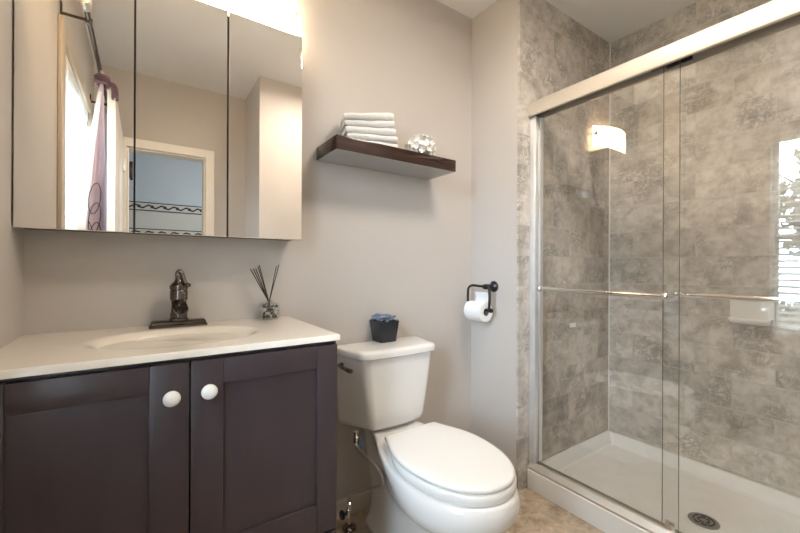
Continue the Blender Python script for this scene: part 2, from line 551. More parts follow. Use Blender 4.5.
link('hinge', bm, M['nickel'], dr)
bm = bmesh.new()
lathe(bm, [(.026, 0), (.026, .004), (.011, .008), (.010, .03), (.024, .040), (.027, .052), (.020, .064), (.004, .068)], (-0.127, -1.31, 0.95), 'X')
link('door_handle', bm, M['bronze'], dr)

BY = -4.55
struct('wall_bedroom_far', boxes((-1.6, 1.9, BY - .1, BY, 0, 2.5)), M['bed_wall'])
struct('wall_bedroom_left', boxes((-1.7, -1.6, BY, YF - .1, 0, 2.5)), M['bed_wall'])
struct('wall_bedroom_right', boxes((1.9, 2.0, BY, YF - .1, 0, 2.5)), M['bed_wall'])
struct('wall_bedroom_near', boxes((-1.6, XL - .1, YF - .12, YF - .1, 0, 2.5), (0.68, 1.9, YF - .13, YF - .101, 0, 2.5)), M['bed_wall'])
struct('floor_bedroom', boxes((-1.7, 2.0, BY - .1, YF - .1, -0.12, 0.0)), M['carpet'])
struct('ceiling_bedroom', boxes((-1.7, 2.0, BY - .1, YF - .1, 2.5, 2.6)), M['ceiling'])
struct('trim_2', boxes((-1.6, 1.9, BY, BY + .008, 0, 1.79)), M['bed_low'])
for nm, zc in (('trim_3', 1.835), ('trim_4', 1.50)):
    o = struct(nm, boxes((-1.75, 1.75, -.004, .004, -.055, .055)), M['border'], label='wallpaper border with dark scrolls')
    o.location = (0.15, BY + .013, zc)
bm = bmesh.new()
# black coat hook on the bedroom door jamb
tube(bm, smooth_path([(DX0 + .02, YF - .11, 1.80), (DX0 + .02, YF - .16, 1.79), (DX0 + .022, YF - .17, 1.74), (DX0 + .024, YF - .15, 1.72)]), .010)
box(bm, DX0 + .008, DX0 + .034, YF - .112, YF - .1005, 1.72, 1.84, bev=.003)
tag(link('coat_hook', bm, M['blackmetal']), 'small black coat hook inside the doorway seen in the mirror', 'hook')

# window on the left wall
win = struct('window_1', boxes((XL - .09, XL - .055, WY0, WY0 + .04, WZ0, WZ1), (XL - .09, XL - .055, WY1 - .028, WY1, WZ0, WZ1),
                               (XL - .09, XL - .055, WY0 + .04, WY1 - .028, WZ0, WZ0 + .05), (XL - .09, XL - .055, WY0 + .04, WY1 - .028, WZ1 - .05, WZ1),
                               (XL - .088, XL - .050, WY0 + .04, WY1 - .028, 1.275, 1.315), bev=.003), M['trimwhite'])
link('pane', boxes((XL - .074, XL - .070, WY0 + .035, WY1 - .024, WZ0 + .045, WZ1 - .045)), M['pane'], win, smooth=False)
k = 0.075
struct('trim_5', boxes((XL, XL + .016, WY0 - k, WY0, WZ0 - .02, WZ1 + k), (XL, XL + .016, WY1, WY1 + k, WZ0 - .02, WZ1 + k), (XL, XL + .016, WY0, WY1, WZ1, WZ1 + k),
                       (XL, XL + .040, WY0 - k - .02, WY1 + k + .02, WZ0 - .045, WZ0 - .02), (XL - .05, XL, WY0, WY1, WZ0 - .03, WZ0 - .0005), bev=.004), M['casing'], label='beige window casing and sill')

struct('trim_6', boxes((X2 - .006, X2 - .0005, Y1 - .006, Y1 - .0005, .096, ZC - .001)), M['caulk'], label='white caulk line in the shower corner')
# outdoors
struct('ground', boxes((-14, XL - .1, -12, 9, -0.6, -0.4)), M['grass'])


def tree(name, x, y, h, r, nleaf, label, seed):
    rd = random.Random(seed)
    t = thing(name, label, 'tree', (x, y, -0.4))
    bm = bmesh.new()
    tube(bm, [(x, y, -0.45), (x + .05, y, h * .4), (x - .05, y + .05, h * .8)], [.16, .11, .04], 10)
    for k in range(7):
        a = rd.uniform(0, 2 * PI); z = rd.uniform(.3, .7) * h
        tube(bm, [(x, y, z), (x + math.cos(a) * r * .5, y + math.sin(a) * r * .5, z + .4), (x + math.cos(a) * r * .85, y + math.sin(a) * r * .85, z + .9)], [.05, .03, .01], 6)
    link('trunk', bm, M['bark'], t)
    bm = bmesh.new()
    for k in range(nleaf):
        u, a, z = rd.random() ** .45, rd.uniform(0, 2 * PI), rd.uniform(-1, 1)
        q = math.sqrt(1 - z * z)
        lump = 0.8 + 0.35 * mnoise.noise(Vector((math.cos(a) * q * 2, math.sin(a) * q * 2, z * 2 + seed)))
        c = Vector((x + math.cos(a) * q * r * u * lump, y + math.sin(a) * q * r * u * lump, h * .62 + z * h * .42 * u * lump))
        d = Vector((rd.gauss(0, 1), rd.gauss(0, 1), rd.gauss(0, 1))).normalized()
        e = d.orthogonal().normalized()
        s = rd.uniform(.05, .11)
        f = d.cross(e) * s * .12
        bm.faces.new([bm.verts.new(p) for p in (c - d * s, c + e * s * .5 + f, c + d * s, c - e * s * .5 + f)])
    link('foliage', bm, M['leaf'], t, smooth=False)


tree('tree', -5.0, -1.2, 3.3, 1.5, 8000, 'leafy green tree outside the window, nearer the door', 3)
tree('tree', -5.2, 1.6, 3.0, 1.5, 7000, 'leafy green tree outside the window, nearer the vanity', 5)
tree('tree', -2.3, -6.8, 4.4, 2.0, 9000, 'added taller leafy tree outside, darkening the window seen in the mirror', 9)  # added to block bright sky behind the blind in the mirror
hd = thing('hedge', 'added long clipped green hedge outside the window, covering bright sky below the trees', 'hedge', (-2.65, -0.5, -0.4))  # invented hedge, hides the bright sky gap under the crowns
rd = random.Random(31)
bm = boxes((-2.95, -2.35, -4.2, 3.8, -0.39, 0.60), bev=.08)
link('branches', bm, M['bark'], hd)
bm = bmesh.new()
for k in range(9000):
    y = rd.uniform(-4.3, 3.9)
    if rd.random() < .65: c = Vector((-2.32 + rd.uniform(-.06, .06), y, rd.uniform(-.38, .65)))
    else: c = Vector((rd.uniform(-3.0, -2.3), y, .63 + rd.uniform(-.05, .10) + .06 * mnoise.noise(Vector((y * 2, 0, 0)))))
    d = Vector((rd.gauss(0, 1), rd.gauss(0, 1), rd.gauss(0, 1))).normalized()
    e = d.orthogonal().normalized()
    q = rd.uniform(.03, .06)
    bm.faces.new([bm.verts.new(p) for p in (c - d * q, c + e * q * .5, c + d * q, c - e * q * .5)])
link('foliage', bm, M['leaf'], hd, smooth=False)

# ------------------------------------------------------------------ blind, rod, curtain
t = thing('venetian_blind', 'white horizontal slat blind in the window on the left wall', 'blind', (XL - .02, (WY0 + WY1) / 2, WZ1))
link('headrail', boxes((XL - .040, XL + .004, WY0 + .006, WY1 - .006, WZ1 - .05, WZ1 - .003), bev=.003), M['blind'], t)
bm = bmesh.new()
z = WZ1 - .085
while z > WZ0 + .05:
    rot = Matrix.Rotation(math.radians(17), 3, 'Y')
    box(bm, XL - .042, XL + .004, WY0 + .006, WY1 - .004, z - .0014, z + .0014, rot=rot)
    z -= 0.043
link('slats', bm, M['blind'], t, smooth=False)
link('bottom_rail', boxes((XL - .040, XL + .002, WY0 + .008, WY1 - .008, WZ0 + .012, WZ0 + .03), bev=.003), M['blind'], t)
for y in (WY0 + .12, WY1 - .12, (WY0 + WY1) / 2):
    bm = bmesh.new()
    for x in (XL - .0435, XL + .0055): tube(bm, [(x, y, WZ0 + .03), (x, y, WZ1 - .05)], .0011, 5)
    link('ladder_cord', bm, M['cord'], t)

RX, RZ = -0.195, 2.105
t = thing('curtain_rod', 'dark bronze curtain rod above the window on the left wall', 'curtain rod', (XL, -1.25, RZ))
bm = bmesh.new(); tube(bm, [(RX, -1.86, RZ), (RX, -0.70, RZ)], .0095, 14)
link('rod', bm, M['bronze'], t)
for y0, s in ((-0.70, 1), (-1.86, -1)):
    bm = bmesh.new()
    lathe(bm, [(.012, -.01 * s), (.019, 0), (.021, .02 * s), (.023, .05 * s), (.019, .058 * s), (.019, .066 * s), (.006, .07 * s)], (RX, y0, RZ), 'Y', 20)
    link('finial', bm, M['nickel'], t)
for y0 in (-0.79, -1.78):
    bm = bmesh.new()
    tube(bm, [(XL + .004, y0, RZ - .004), (RX, y0, RZ - .004)], .006, 10)
    box(bm, XL + .0005, XL + .006, y0 - .012, y0 + .012, RZ - .04, RZ + .04, bev=.002)
    box(bm, RX - .013, RX + .013, y0 - .006, y0 + .006, RZ - .014, RZ + .004, bev=.002)
    link('bracket', bm, M['bronze'], t)

t = thing('curtain', 'lavender and white curtain gathered on the bronze rod beside the window', 'curtain', (RX, -1.32, RZ))


def curtain_mesh(ua, ub, xoff, folds, ph, z0=0.72, z1=2.085):
    """a hanging sheet: bunched at the top, fanning out downward; y_in..y_out at the bottom"""
    bm = bmesh.new()
    N, K = 60, 26
    rows = []
    for k in range(K + 1):
        v = k / K
        z = z1 + (z0 - z1) * v
        row = []
        for i in range(N + 1):
            u = i / N
            f = min(1, v / .62) ** .8
            x0, x1_ = RX + .012 + (-.262 - RX - .012) * f, RX + .012 + (-.183 - RX - .012) * f
            uu = ua + (ub - ua) * u
            y = -1.25 + (uu - .5) * .05 * (1 - f) + (.085 - .22 * uu) * f
            x = x0 + (x1_ - x0) * uu + (.006 + .010 * f) * math.sin(uu * folds * 2 * PI + ph) + xoff
            row.append(Vector((x, y, z)))
        rows.append(row)
    loft(bm, rows, False, False, closed=False)
    return bm


def solid(o, th):
    md = o.modifiers.new('thickness', 'SOLIDIFY'); md.thickness = th; md.offset = 0
    return o


solid(link('curtain_panel', curtain_mesh(.03, 1.0, 0, 4, 0.6), M['lav'], t), .002)
solid(link('white_border', curtain_mesh(-.06, .12, .004, 4, 0.6), M['whitefab'], t), .003)
bm = bmesh.new()
EX, EY = -.208, -1.205
for k in range(3):
    pts = []
    for i in range(14):
        a = 2 * PI * i / 14
        c, q = math.sin(a), math.cos(a)
        pts.append((EX + .022 * c, EY + .004 - .030 * c, 1.42 - k * .10 + .075 * q + .03 * c))
    tube(bm, pts, .0022, 6, cyc=True)
tube(bm, smooth_path([(EX - .02, EY + .03, 1.30), (EX, EY + .004, 1.22), (EX - .022, EY + .03, 1.15), (EX + .015, EY - .016, 1.08), (EX - .02, EY + .03, 1.00)]), .002, 6)
link('embroidery', bm, M['thread'], t)
bm = bmesh.new()
for j in range(3):
    tube(bm, [(RX + .012 + .026 * math.cos(a) , -1.25 + .034 * math.sin(a), 2.055 - j * .016) for a in [2 * PI * i / 20 for i in range(20)]], .009, 8, cyc=True)
for q in range(9):
    a = q * .7
    tube(bm, smooth_path([(RX + .034, -1.24, 2.04), (RX + .060 + .01 * math.cos(a), -1.235 + .02 * math.sin(a), 2.02), (RX + .066 + .012 * math.cos(a), -1.23 + .024 * math.sin(a), 1.95)]), .004, 6)
link('tassel_tie', bm, M['purple'], t)

# ------------------------------------------------------------------ vanity
VX0, VX1, VYF, CT, CB = XL + .002, 0.469, -0.477, 0.884, 0.8665
t = thing('vanity_cabinet', 'dark espresso vanity cabinet with two shaker doors under the cream top', 'cabinet', ((VX0 + VX1) / 2, -.235, 0))
bm = boxes((VX0, VX0 + .018, VYF + .018, -.004, 0.0, CB - .0008), (VX1 - .018, VX1, VYF + .018, -.004, 0.0, CB - .0008), (VX0 + .018, VX1 - .018, -.012, -.004, .08, CB - .0008),
           (VX0 + .018, VX1 - .018, VYF + .018, -.012, .10, .118), (VX0 + .018, VX1 - .018, VYF + .07, VYF + .085, 0, .10),
           (VX0 + .018, VX1 - .018, VYF + .018, VYF + .036, CB - .03, CB - .0008), (VX0 + .018, VX1 - .018, VYF + .018, VYF + .036, .298, .322),
           (VX0 + .018, VX1 - .018, VYF + .018, VYF + .036, .085, .12))
link('body', bm, M['espresso'], t, smooth=False)


def shaker(x0, x1, z0, z1, sl, sr, rt, rb, y0=VYF, th=.018):
    """frame-and-panel front, sl sr rt rb = stile and rail widths"""
    bm = bmesh.new()
    for b in ((x0, x0 + sl, y0, y0 + th, z0, z1), (x1 - sr, x1, y0, y0 + th, z0, z1),
              (x0 + sl + .0006, x1 - sr - .0006, y0 + .0004, y0 + th, z1 - rt, z1), (x0 + sl + .0006, x1 - sr - .0006, y0 + .0004, y0 + th, z0, z0 + rb)):
        box(bm, *b, bev=.0014, seg=2)
    box(bm, x0 + sl - .004, x1 - sr + .004, y0 + .009, y0 + .015, z0 + rb - .004, z1 - rt + .004)
    return bm


def knob(x, z, parent):
    bm = bmesh.new()
    lathe(bm, [(.008, 0), (.007, -.006), (.0075, -.010), (.014, -.014), (.0175, -.020), (.0175, -.025), (.013, -.031), (.006, -.0335), (.0005, -.034)], (x, VYF, z), 'Y', 24)
    link('knob', bm, M['knob'], parent).location.z += 0
DZ0, DZ1 = .322, .856
MIDX = .0900
d1 = link('door', shaker(VX0 + .003, MIDX - .0016, DZ0, DZ1, .060, .078, .062, .084), M['espresso'], t)
d2 = link('door', shaker(MIDX + .0016, VX1 - .003, DZ0, DZ1, .070, .060, .062, .084), M['espresso'], t)
knob(.052, .783, d1); knob(.128, .785, d2)
df = link('drawer_front', shaker(VX0 + .003, VX1 - .003, .098, .314, .06, .06, .05, .05), M['espresso'], t)

# cultured marble top with integral oval bowl
SXc, SYc, SA, SB, SD = .085, -.258, .205, .148, .105
TX0, TX1, TYF = XL + .001, .470, -.482
bm = bmesh.new()
NX, NY = 110, 72


def top_z(x, y):
    r = math.hypot((x - SXc) / SA, (y - SYc) / SB)
    if r >= 1.06: return CT
    if r >= .94:
        s = (1.06 - r) / .12
        return CT - .006 * s * s
    s = min(1, (1 - r / .94))
    return CT - .006 - (SD - .006) * (1 - (1 - s) ** 2.6)


grid = [[bm.verts.new((TX0 + (TX1 - TX0) * i / NX, TYF + .002 + (-.0015 - TYF - .002) * j / NY, 0)) for i in range(NX + 1)] for j in range(NY + 1)]
for rr in grid:
    for v in rr: v.co.z = top_z(v.co.x, v.co.y)
for j in range(NY):
    for i in range(NX):
        bm.faces.new((grid[j][i], grid[j][i + 1], grid[j + 1][i + 1], grid[j + 1][i]))
loop = grid[0][:] + [grid[j][NX] for j in range(1, NY + 1)] + [grid[NY][i] for i in range(NX - 1, -1, -1)] + [grid[j][0] for j in range(NY - 1, 0, -1)]
prev = loop
cx0, cy0 = (TX0 + TX1) / 2, (TYF - .0015) / 2
for dx, z in ((.002, CT - .003), (.002, CB + .001), (0.0, CB)):
    ring = []
    for v in loop:
        x, y = v.co.x, v.co.y
        if abs(y - (TYF + .002)) < 1e-5: y -= dx
        if abs(x - TX1) < 1e-5: x += dx
        ring.append(bm.verts.new((x, y, z)))
    n = len(loop)
    for i in range(n):
        bm.faces.new((prev[i], prev[(i + 1) % n], ring[(i + 1) % n], ring[i]))
    prev = ring
bm.faces.new(prev)
vt = link('countertop', bm, M['cultured'], angle=.9)
tag(vt, 'cream moulded countertop with an oval sink bowl, on the dark cabinet', 'countertop')
bm = bmesh.new()
lathe(bm, [(.0005, .0), (.022, 0), (.0225, .003), (.018, .0045), (.014, .002), (.0005, .0015)], (SXc, SYc, CT - SD + .0005))
link('sink_drain', bm, M['bronze'], vt)

# faucet, shaped like an old hand pump
FX, FY = .094, -.060
t = thing('faucet', 'dark bronze pump style faucet behind the oval sink', 'faucet', (FX, FY, CT))
bm = bmesh.new()
loft(bm, [rrect(FX - a, FX + a, FY - b, FY + b, .006, z) for a, b, z in ((.082, .027, CT + .0003), (.082, .027, CT + .006), (.078, .023, CT + .010), (.077, .022, CT + .017), (.073, .018, CT + .021))])
link('base_plate', bm, M['bronze'], t)
bm = bmesh.new()
z = CT + .0205
lathe(bm, [(.027, z), (.027, z + .006), (.0245, z + .009), (.0245, z + .022), (.0225, z + .026), (.0205, z + .05), (.0225, z + .064), (.0255, z + .068), (.0255, z + .095), (.0235, z + .098),
           (.0265, z + .102), (.0265, z + .112), (.022, z + .118), (.0135, z + .126), (.0095, z + .137), (.0095, z + .150), (.0005, z + .151)], (FX, FY, 0), seg=32)
link('pump_body', bm, M['bronze'], t)
bm = bmesh.new()   # open trough spout
P = []
for k in range(13):
    a = PI + PI * k / 12
    P.append((math.cos(a), math.sin(a)))
rings = []
for s, r, zz in ((0.0, .0185, z + .060), (.02, .0195, z + .056), (.04, .020, z + .049), (.055, .0205, z + .042)):
    outer = [Vector((FX - .001 + s * .05 + r * c, FY - .014 - s, zz + r * .9 * q)) for c, q in P]
    inner = [Vector((FX - .001 + s * .05 + (r - .0035) * c, FY - .014 - s, zz + (r - .0035) * .9 * q)) for c, q in reversed(P)]
    rings.append(outer + inner)
loft(bm, rings)
link('spout', bm, M['bronze'], t)
bm = bmesh.new()
tube(bm, smooth_path([(FX - .004, FY, z + .136), (FX - .005, FY - .002, z + .152), (FX + .001, FY - .004, z + .160), (FX + .008, FY - .007, z + .152), (FX + .012, FY - .010, z + .136), (FX + .017, FY - .014, z + .120), (FX + .024, FY - .018, z + .114)]),
     [.0062] * 30 + [.007] * 19, 12)
lathe(bm, [(.0005, -.007), (.007, -.005), (.008, 0), (.007, .005), (.0005, .007)], (FX + .025, FY - .019, z + .114))
link('handle', bm, M['bronze'], t)

# reed diffuser
DX, DY = .3865, -.046
t = thing('reed_diffuser', 'square glass reed diffuser of black and white pebbles on the vanity top', 'diffuser', (DX, DY, CT))
bm = bmesh.new()
w = .031
loft(bm, [rrect(DX - a, DX + a, DY - a, DY + a, min(.006, a * .9), zz) for a, zz in ((w - .002, CT + .0003), (w, CT + .004), (w, CT + .056), (w - .004, CT + .061), (.012, CT + .064), (.011, CT + .072), (.009, CT + .072), (.009, CT + .062), (w - .006, CT + .058), (w - .0035, CT + .053), (w - .0035, CT + .005))])
link('bottle', bm, M['bottle'], t)
rd = random.Random(4)
for nm, mm, off in (('black_pebbles', 'pebb_d', 0), ('pale_pebbles', 'pebb_l', 1)):
    bm = bmesh.new()
    for a in range(4):
        for b in range(4):
            for c in range(4):
                if (rd.random() < .58) != (off == 0): continue
                p = Vector((DX - .0205 + .0137 * a + rd.uniform(-.002, .002), DY - .0205 + .0137 * b + rd.uniform(-.002, .002), CT + .0115 + .0125 * c))
                bmesh.ops.create_icosphere(bm, subdivisions=1, radius=.0068, matrix=Matrix.Translation(p) @ Matrix.Diagonal((1, 1.0, .8 + .2 * rd.random(), 1)))
    o = link(nm, bm, M[mm], t); o['kind'] = 'stuff'
    o['label'] = 'glossy black pebbles in the bottle' if off == 0 else 'pale pebbles in the bottle'
zb = CT + .05
for ex, ez, ey in ((-.067, 1.071, 0), (-.060, 1.072, -.012), (-.047, 1.073, .008), (-.042, 1.080, -.006), (-.034, 1.086, .01), (.035, 1.088, -.004), (.030, 1.082, .012)):
    bm = bmesh.new()
    tube(bm, [(DX - ex * .09, DY - ey * .1, zb), (DX + ex, DY + ey, ez)], .0017, 7)
    link('reed', bm, M['reed'], t)

# ------------------------------------------------------------------ mirrored medicine cabinet
CX0, CX1, CYF, CZ0, CZ1 = -0.279, 0.483, -0.125, 1.179, 1.933
t = thing('medicine_cabinet', 'three door mirrored medicine cabinet on the wall above the vanity', 'cabinet', ((CX0 + CX1) / 2, 0, CZ0))
link('body', boxes((CX0 + .004, CX1 - .006, CYF + .020, -.001, CZ0 + .004, CZ1 - .004), bev=.002), M['cabbody'], t, smooth=False)
wd = (CX1 - CX0) / 3
for i in range(3):
    x0, x1 = CX0 + i * wd + (.0024 if i else 0), CX0 + (i + 1) * wd - (.0024 if i < 2 else 0)
    bm = bmesh.new()
    loft(bm, [[Vector(p) for p in ((x0 + d, y, CZ0 + d), (x1 - d, y, CZ0 + d), (x1 - d, y, CZ1 - d), (x0 + d, y, CZ1 - d))] for d, y in ((0, CYF + .018), (0, CYF + .0012), (.0012, CYF))])
    link('mirror_door', bm, M['mirror'], t, smooth=False)

# vanity light above the cabinet
LX0, LX1, LZ0, LZ1 = .03, .49, 1.952, 2.11
t = thing('vanity_light', 'bowed frosted glass vanity light glowing above the mirrored cabinet', 'wall light', ((LX0 + LX1) / 2, 0, LZ0))
link('back_plate', boxes((LX0 + .05, LX1 - .05, -.022, -.001, 1.985, 2.085), bev=.004), M['nickel'], t)
bm = bmesh.new()
N = 24
for zz in (0,):
    ro, ri = [], []
    rings = []
    for i in range(N + 1):
        u = i / N
        x = LX0 + (LX1 - LX0) * u
        y = -.034 - .072 * (1 - (2 * u - 1) ** 2)
        rings.append([Vector((x, y, LZ0)), Vector((x, y + .006, LZ0)), Vector((x, y + .006, LZ1)), Vector((x, y, LZ1))])
    loft(bm, rings)
link('glass_shade', bm, M['lampglass'], t)
for x in (LX0 + .008, LX1 - .008):
    bm = boxes((x - .006, x + .006, -.052, -.001, 2.045, 2.057), (x - .008, x + .008, -.054, -.044, 2.035, 2.067), bev=.002)
    link('clip', bm, M['nickel'], t)
for x in (.15, .37):
    bm = bmesh.new()
    lathe(bm, [(.012, 0), (.013, -.02), (.022, -.034), (.024, -.045), (.018, -.057), (.0005, -.062)], (x, -.022, 2.035), 'Y', 16)
    link('bulb', bm, M['bulb'], t)

# invented ceiling fixture that carries the added fill light, out of the frame
t = thing('fill_fixture', 'round flush white ceiling fixture, added for fill', 'ceiling light', (1.02, -1.05, ZC))
bm = bmesh.new(); lathe(bm, [(.22, ZC - .0005), (.22, ZC - .02), (.212, ZC - .024), (.0005, ZC - .024)], (1.02, -1.05, 0), seg=40)
link('rim', bm, M['nickel'], t)
bm = bmesh.new(); lathe(bm, [(.205, ZC - .0245), (.20, ZC - .04), (.16, ZC - .056), (.08, ZC - .066), (.0005, ZC - .068)], (1.02, -1.05, 0), seg=40)
link('glass_dome', bm, M['dome'], t)

# ------------------------------------------------------------------ floating shelf and what stands on it
SX0, SX1, SYF, SZ0, SZ1 = .588, 1.188, -.196, 1.522, 1.574
sh = link('floating_shelf', boxes((SX0, SX1, SYF, -.001, SZ0, SZ1), bev=.0012), M['shelfwood'])
us = link('underside', boxes((SX0 + .003, SX1 - .003, SYF + .003, -.003, SZ0 - .0012, SZ0 - .0002)), M['underside'], sh, smooth=False)
us['label'] = 'grey underside of the shelf'
tag(sh, 'dark brown floating shelf on the wall above the toilet', 'shelf')


def towel(name, x0, x1, y0, y1, z0, h, seed, label):
    """folded cloth: two layers joined by a rounded fold at the front"""
    rd = random.Random(seed)
    bm = bmesh.new()
    K = 22
    rings = []
    g = h * .5
    for i in range(K + 1):
        u = i / K
        x = x0 + (x1 - x0) * u
        e = math.sqrt(max(0, 1 - abs(2 * u - 1) ** 9))
        wv = .0018 * math.sin(u * 7 + seed) + .001 * math.sin(u * 17 + seed * 2)
        ring = []
        prof = []
        for k in range(9):           # front fold
            a = -PI / 2 + PI * k / 8
            prof.append((y0 + g - g * math.cos(a), z0 + g + g * math.sin(a)))
        prof += [(y0 + (y1 - y0) * .5, z0 + h * 1.0), (y1 - .006, z0 + h * .97), (y1, z0 + h * .86), (y1 - .001, z0 + h * .58), (y1 - .008, z0 + h * .5),
                 (y1 - .001, z0 + h * .42), (y1, z0 + h * .12), (y1 - .006, z0), (y0 + (y1 - y0) * .5, z0)]
        for (y, z) in prof:
            zz = z0 + (z - z0) * (1 + .0 * e) * (0.86 + .14 * e) + (wv * ((z - z0) / h))
            ring.append(Vector((x + rd.uniform(-.0005, .0005), y + wv * .6, zz)))
        rings.append(ring)
    loft(bm, rings)
    cx, cy, an = .775, -.09, math.radians(-16)
    for v in bm.verts:
        u = (v.co.x - .655) / .235
        v.co.z = SZ1 + (v.co.z - SZ1) * (.99 + .24 * u)
        dx, dy = v.co.x - cx, v.co.y - cy
        v.co.x = cx + dx * math.cos(an) - dy * math.sin(an)
        v.co.y = cy + dx * math.sin(an) + dy * math.cos(an)
    o = link(name, bm, M['towel'], angle=1.2)
    return tag(o, label, 'towel', 'folded white washcloths on the shelf')


tz = SZ1 + .0003
lab = ['lowest folded white washcloth, lying flat on the dark shelf', 'second folded white washcloth from the bottom of the stack', 'middle folded white washcloth of the stack on the shelf',
       'second folded white washcloth from the top of the stack', 'topmost folded white washcloth of the stack on the shelf']
for i, (dx0, dx1, dy, h) in enumerate(((.687, .896, -.148, .0215), (.684, .894, -.151, .0215), (.676, .888, -.150, .025), (.671, .882, -.147, .0235), (.669, .878, -.150, .0245))):
    towel('washcloth', dx0, dx1, dy, -.050, tz, h, 11 + i, lab[i])
    tz += h + .0022

# ball of white blossoms
FLX, FLY, FLR = 1.056, -.105, .056
t = thing('flower_ball', 'low round bunch of small white artificial blossoms on the shelf', 'flowers', (FLX, FLY, SZ1))
bm = bmesh.new()
bmesh.ops.create_uvsphere(bm, u_segments=20, v_segments=12, radius=.042, matrix=Matrix.Translation((FLX, FLY, SZ1 + .045)))
lathe(bm, [(.030, SZ1 + .0004), (.032, SZ1 + .004), (.026, SZ1 + .012)], (FLX, FLY, 0))
link('core', bm, M['silver'], t)
rd = random.Random(21)
nb = 56
heads = []
for i in range(nb):
    zz = 1 - 1.78 * (i + .5) / nb
    a = i * 2.39996
    q = math.sqrt(1 - zz * zz)
    n = Vector((q * math.cos(a), q * math.sin(a), zz * .88))
    heads.append((Vector((FLX, FLY, SZ1 + .050)) + n * (.050 + rd.uniform(.002, .019)), (n + Vector((rd.gauss(0, .15), rd.gauss(0, .15), rd.gauss(0, .15)))).normalized()))
heads = [h for h in heads if h[0].z > SZ1 + .022]
for p, n in heads:
    bm = bmesh.new()
    e = n.orthogonal().normalized(); f = n.cross(e)
    s = rd.uniform(.012, .017)
    a0 = rd.random() * 6
    for k in range(5):
        a = a0 + 2 * PI * k / 5
        d = e * math.cos(a) + f * math.sin(a); g = n.cross(d)
        pts = [p, p + d * s * .55 + g * s * .42 + n * s * .25, p + d * s * 1.0 + g * s * .25 + n * s * .62, p + d * s * 1.08 + n * s * .70, p + d * s * 1.0 - g * s * .25 + n * s * .62, p + d * s * .55 - g * s * .42 + n * s * .25]
        vt_ = [bm.verts.new(x) for x in pts]
        vb_ = [bm.verts.new(x - n * .0012) for x in pts]
        bm.faces.new(vt_); bm.faces.new(list(reversed(vb_)))
        for i in range(6): bm.faces.new((vt_[i], vb_[i], vb_[(i + 1) % 6], vt_[(i + 1) % 6]))
    bmesh.ops.create_icosphere(bm, subdivisions=1, radius=s * .22, matrix=Matrix.Translation(p + n * s * .12))
    link('blossom', bm, M['blossom'], t)

# ------------------------------------------------------------------ toilet
TXc = .876
t = thing('toilet', 'white two piece toilet with closed lid between vanity and shower', 'toilet', (TXc, -.38, 0))


def outline(yb, yf, wb, W, sm, z, n=26, ex=2.0, cx=TXc, rc=.18):
    """plan outline: narrow squared back, bulging to W at fraction sm, then elliptical to the front"""
    half = []
    L = yb - yf
    # back edge rounded
    half.append((yb, 0.0)); half.append((yb, wb * .5)); half.append((yb - .001, wb * .86)); half.append((yb - .008, wb * .985))
    for k in range(1, n + 1):
        s = k / n
        s2 = .02 + s * .98
        if s2 < sm:
            q = s2 / sm
            w = wb + (W - wb) * (math.sin(q * PI / 2) ** 1.25)
        else:
            q = (s2 - sm) / (1 - sm)
            w = W * max(0, 1 - q ** ex) ** (1 / ex)
        half.append((yb - L * s2, w))
    # resample the nose so the tip is round
    nose = []
    for k in range(1, 9):
        q = 1 - (1 - (n - 2) / n) * (1 - k / 9) ** 1
    pts = [Vector((cx + w, y, z)) for y, w in half] + [Vector((cx - w, y, z)) for y, w in reversed(half[1:-1])]
    return pts


def outline2(yb, yf, wb, W, sm, z, ex=2.1, cx=TXc, pb=1.25):
    half = [(yb, 0.0), (yb, wb * .5), (yb - .0008, wb * .90), (yb - .005, wb * .99)]
    L = yb - yf
    for k in range(1, 11):
        q = k / 11
        s = .02 + (sm - .02) * q
        half.append((yb - L * s, wb + (W - wb) * math.sin(q * PI / 2) ** pb))
    for k in range(0, 15):
        a = PI / 2 * k / 14
        c, s_ = max(math.cos(a), 0) ** (2 / ex), math.sin(a) ** (2 / ex)
        half.append((yb - L * (sm + (1 - sm) * s_), W * c))
    half[-1] = (yf, 0.0)
    return [Vector((cx + w, y, z)) for y, w in half] + [Vector((cx - w, y, z)) for y, w in reversed(half[1:-1])]


bm = bmesh.new()
S = [  # yb, yf, wb, W, sm, z
    (-.10, -.555, .112, .130, .55, 0.0003), (-.10, -.557, .113, .132, .55, .014), (-.102, -.552, .110, .128, .55, .034), (-.105, -.540, .098, .115, .55, .046),
    (-.105, -.538, .086, .106, .55, .08), (-.10, -.540, .082, .104, .55, .13), (-.09, -.556, .081, .106, .56, .18), (-.08, -.592, .080, .114, .60, .215),
    (-.07, -.650, .080, .136, .64, .238), (-.06, -.708, .081, .162, .66, .260), (-.05, -.745, .082, .181, .66, .290), (-.042, -.762, .083, .190, .65, .325),
    (-.036, -.764, .085, .190, .62, .352), (-.034, -.760, .088, .187, .59, .374), (-.034, -.752, .088, .181, .58, .385), (-.038, -.742, .085, .173, .58, .3885)]
loft(bm, [outline2(a, b, c, d, e, z, pb=(1.25 if z < .15 else 2.5 if z < .34 else 1.9)) for a, b, c, d, e, z in S])
for v in bm.verts:      # the deck behind the seat steps up towards the tank
    q = min(1, max(0, (v.co.y + .275) / .06))
    v.co.z += .026 * q * q * (3 - 2 * q) * min(1, max(0, (v.co.z - .2) / .19)) ** 2
bowl = link('bowl', bm, M['porcelain'], t, angle=1.0)
md = bowl.modifiers.new('smooth', 'SUBSURF'); md.levels = 1; md.render_levels = 1
bm = bmesh.new()
SEAT = [(.004, .3890), (-.001, .3905), (-.002, .400), (-.002, .412), (.002, .4185), (.010, .4200)]
loft(bm, [outline2(-.282 - d, -.745 + d, .116 - d, .179 - d,   .42, z, ex=2.15, cx=TXc + .004) for d, z in SEAT])
link('seat', bm, M['seatplastic'], t, angle=.7)
bm = bmesh.new()
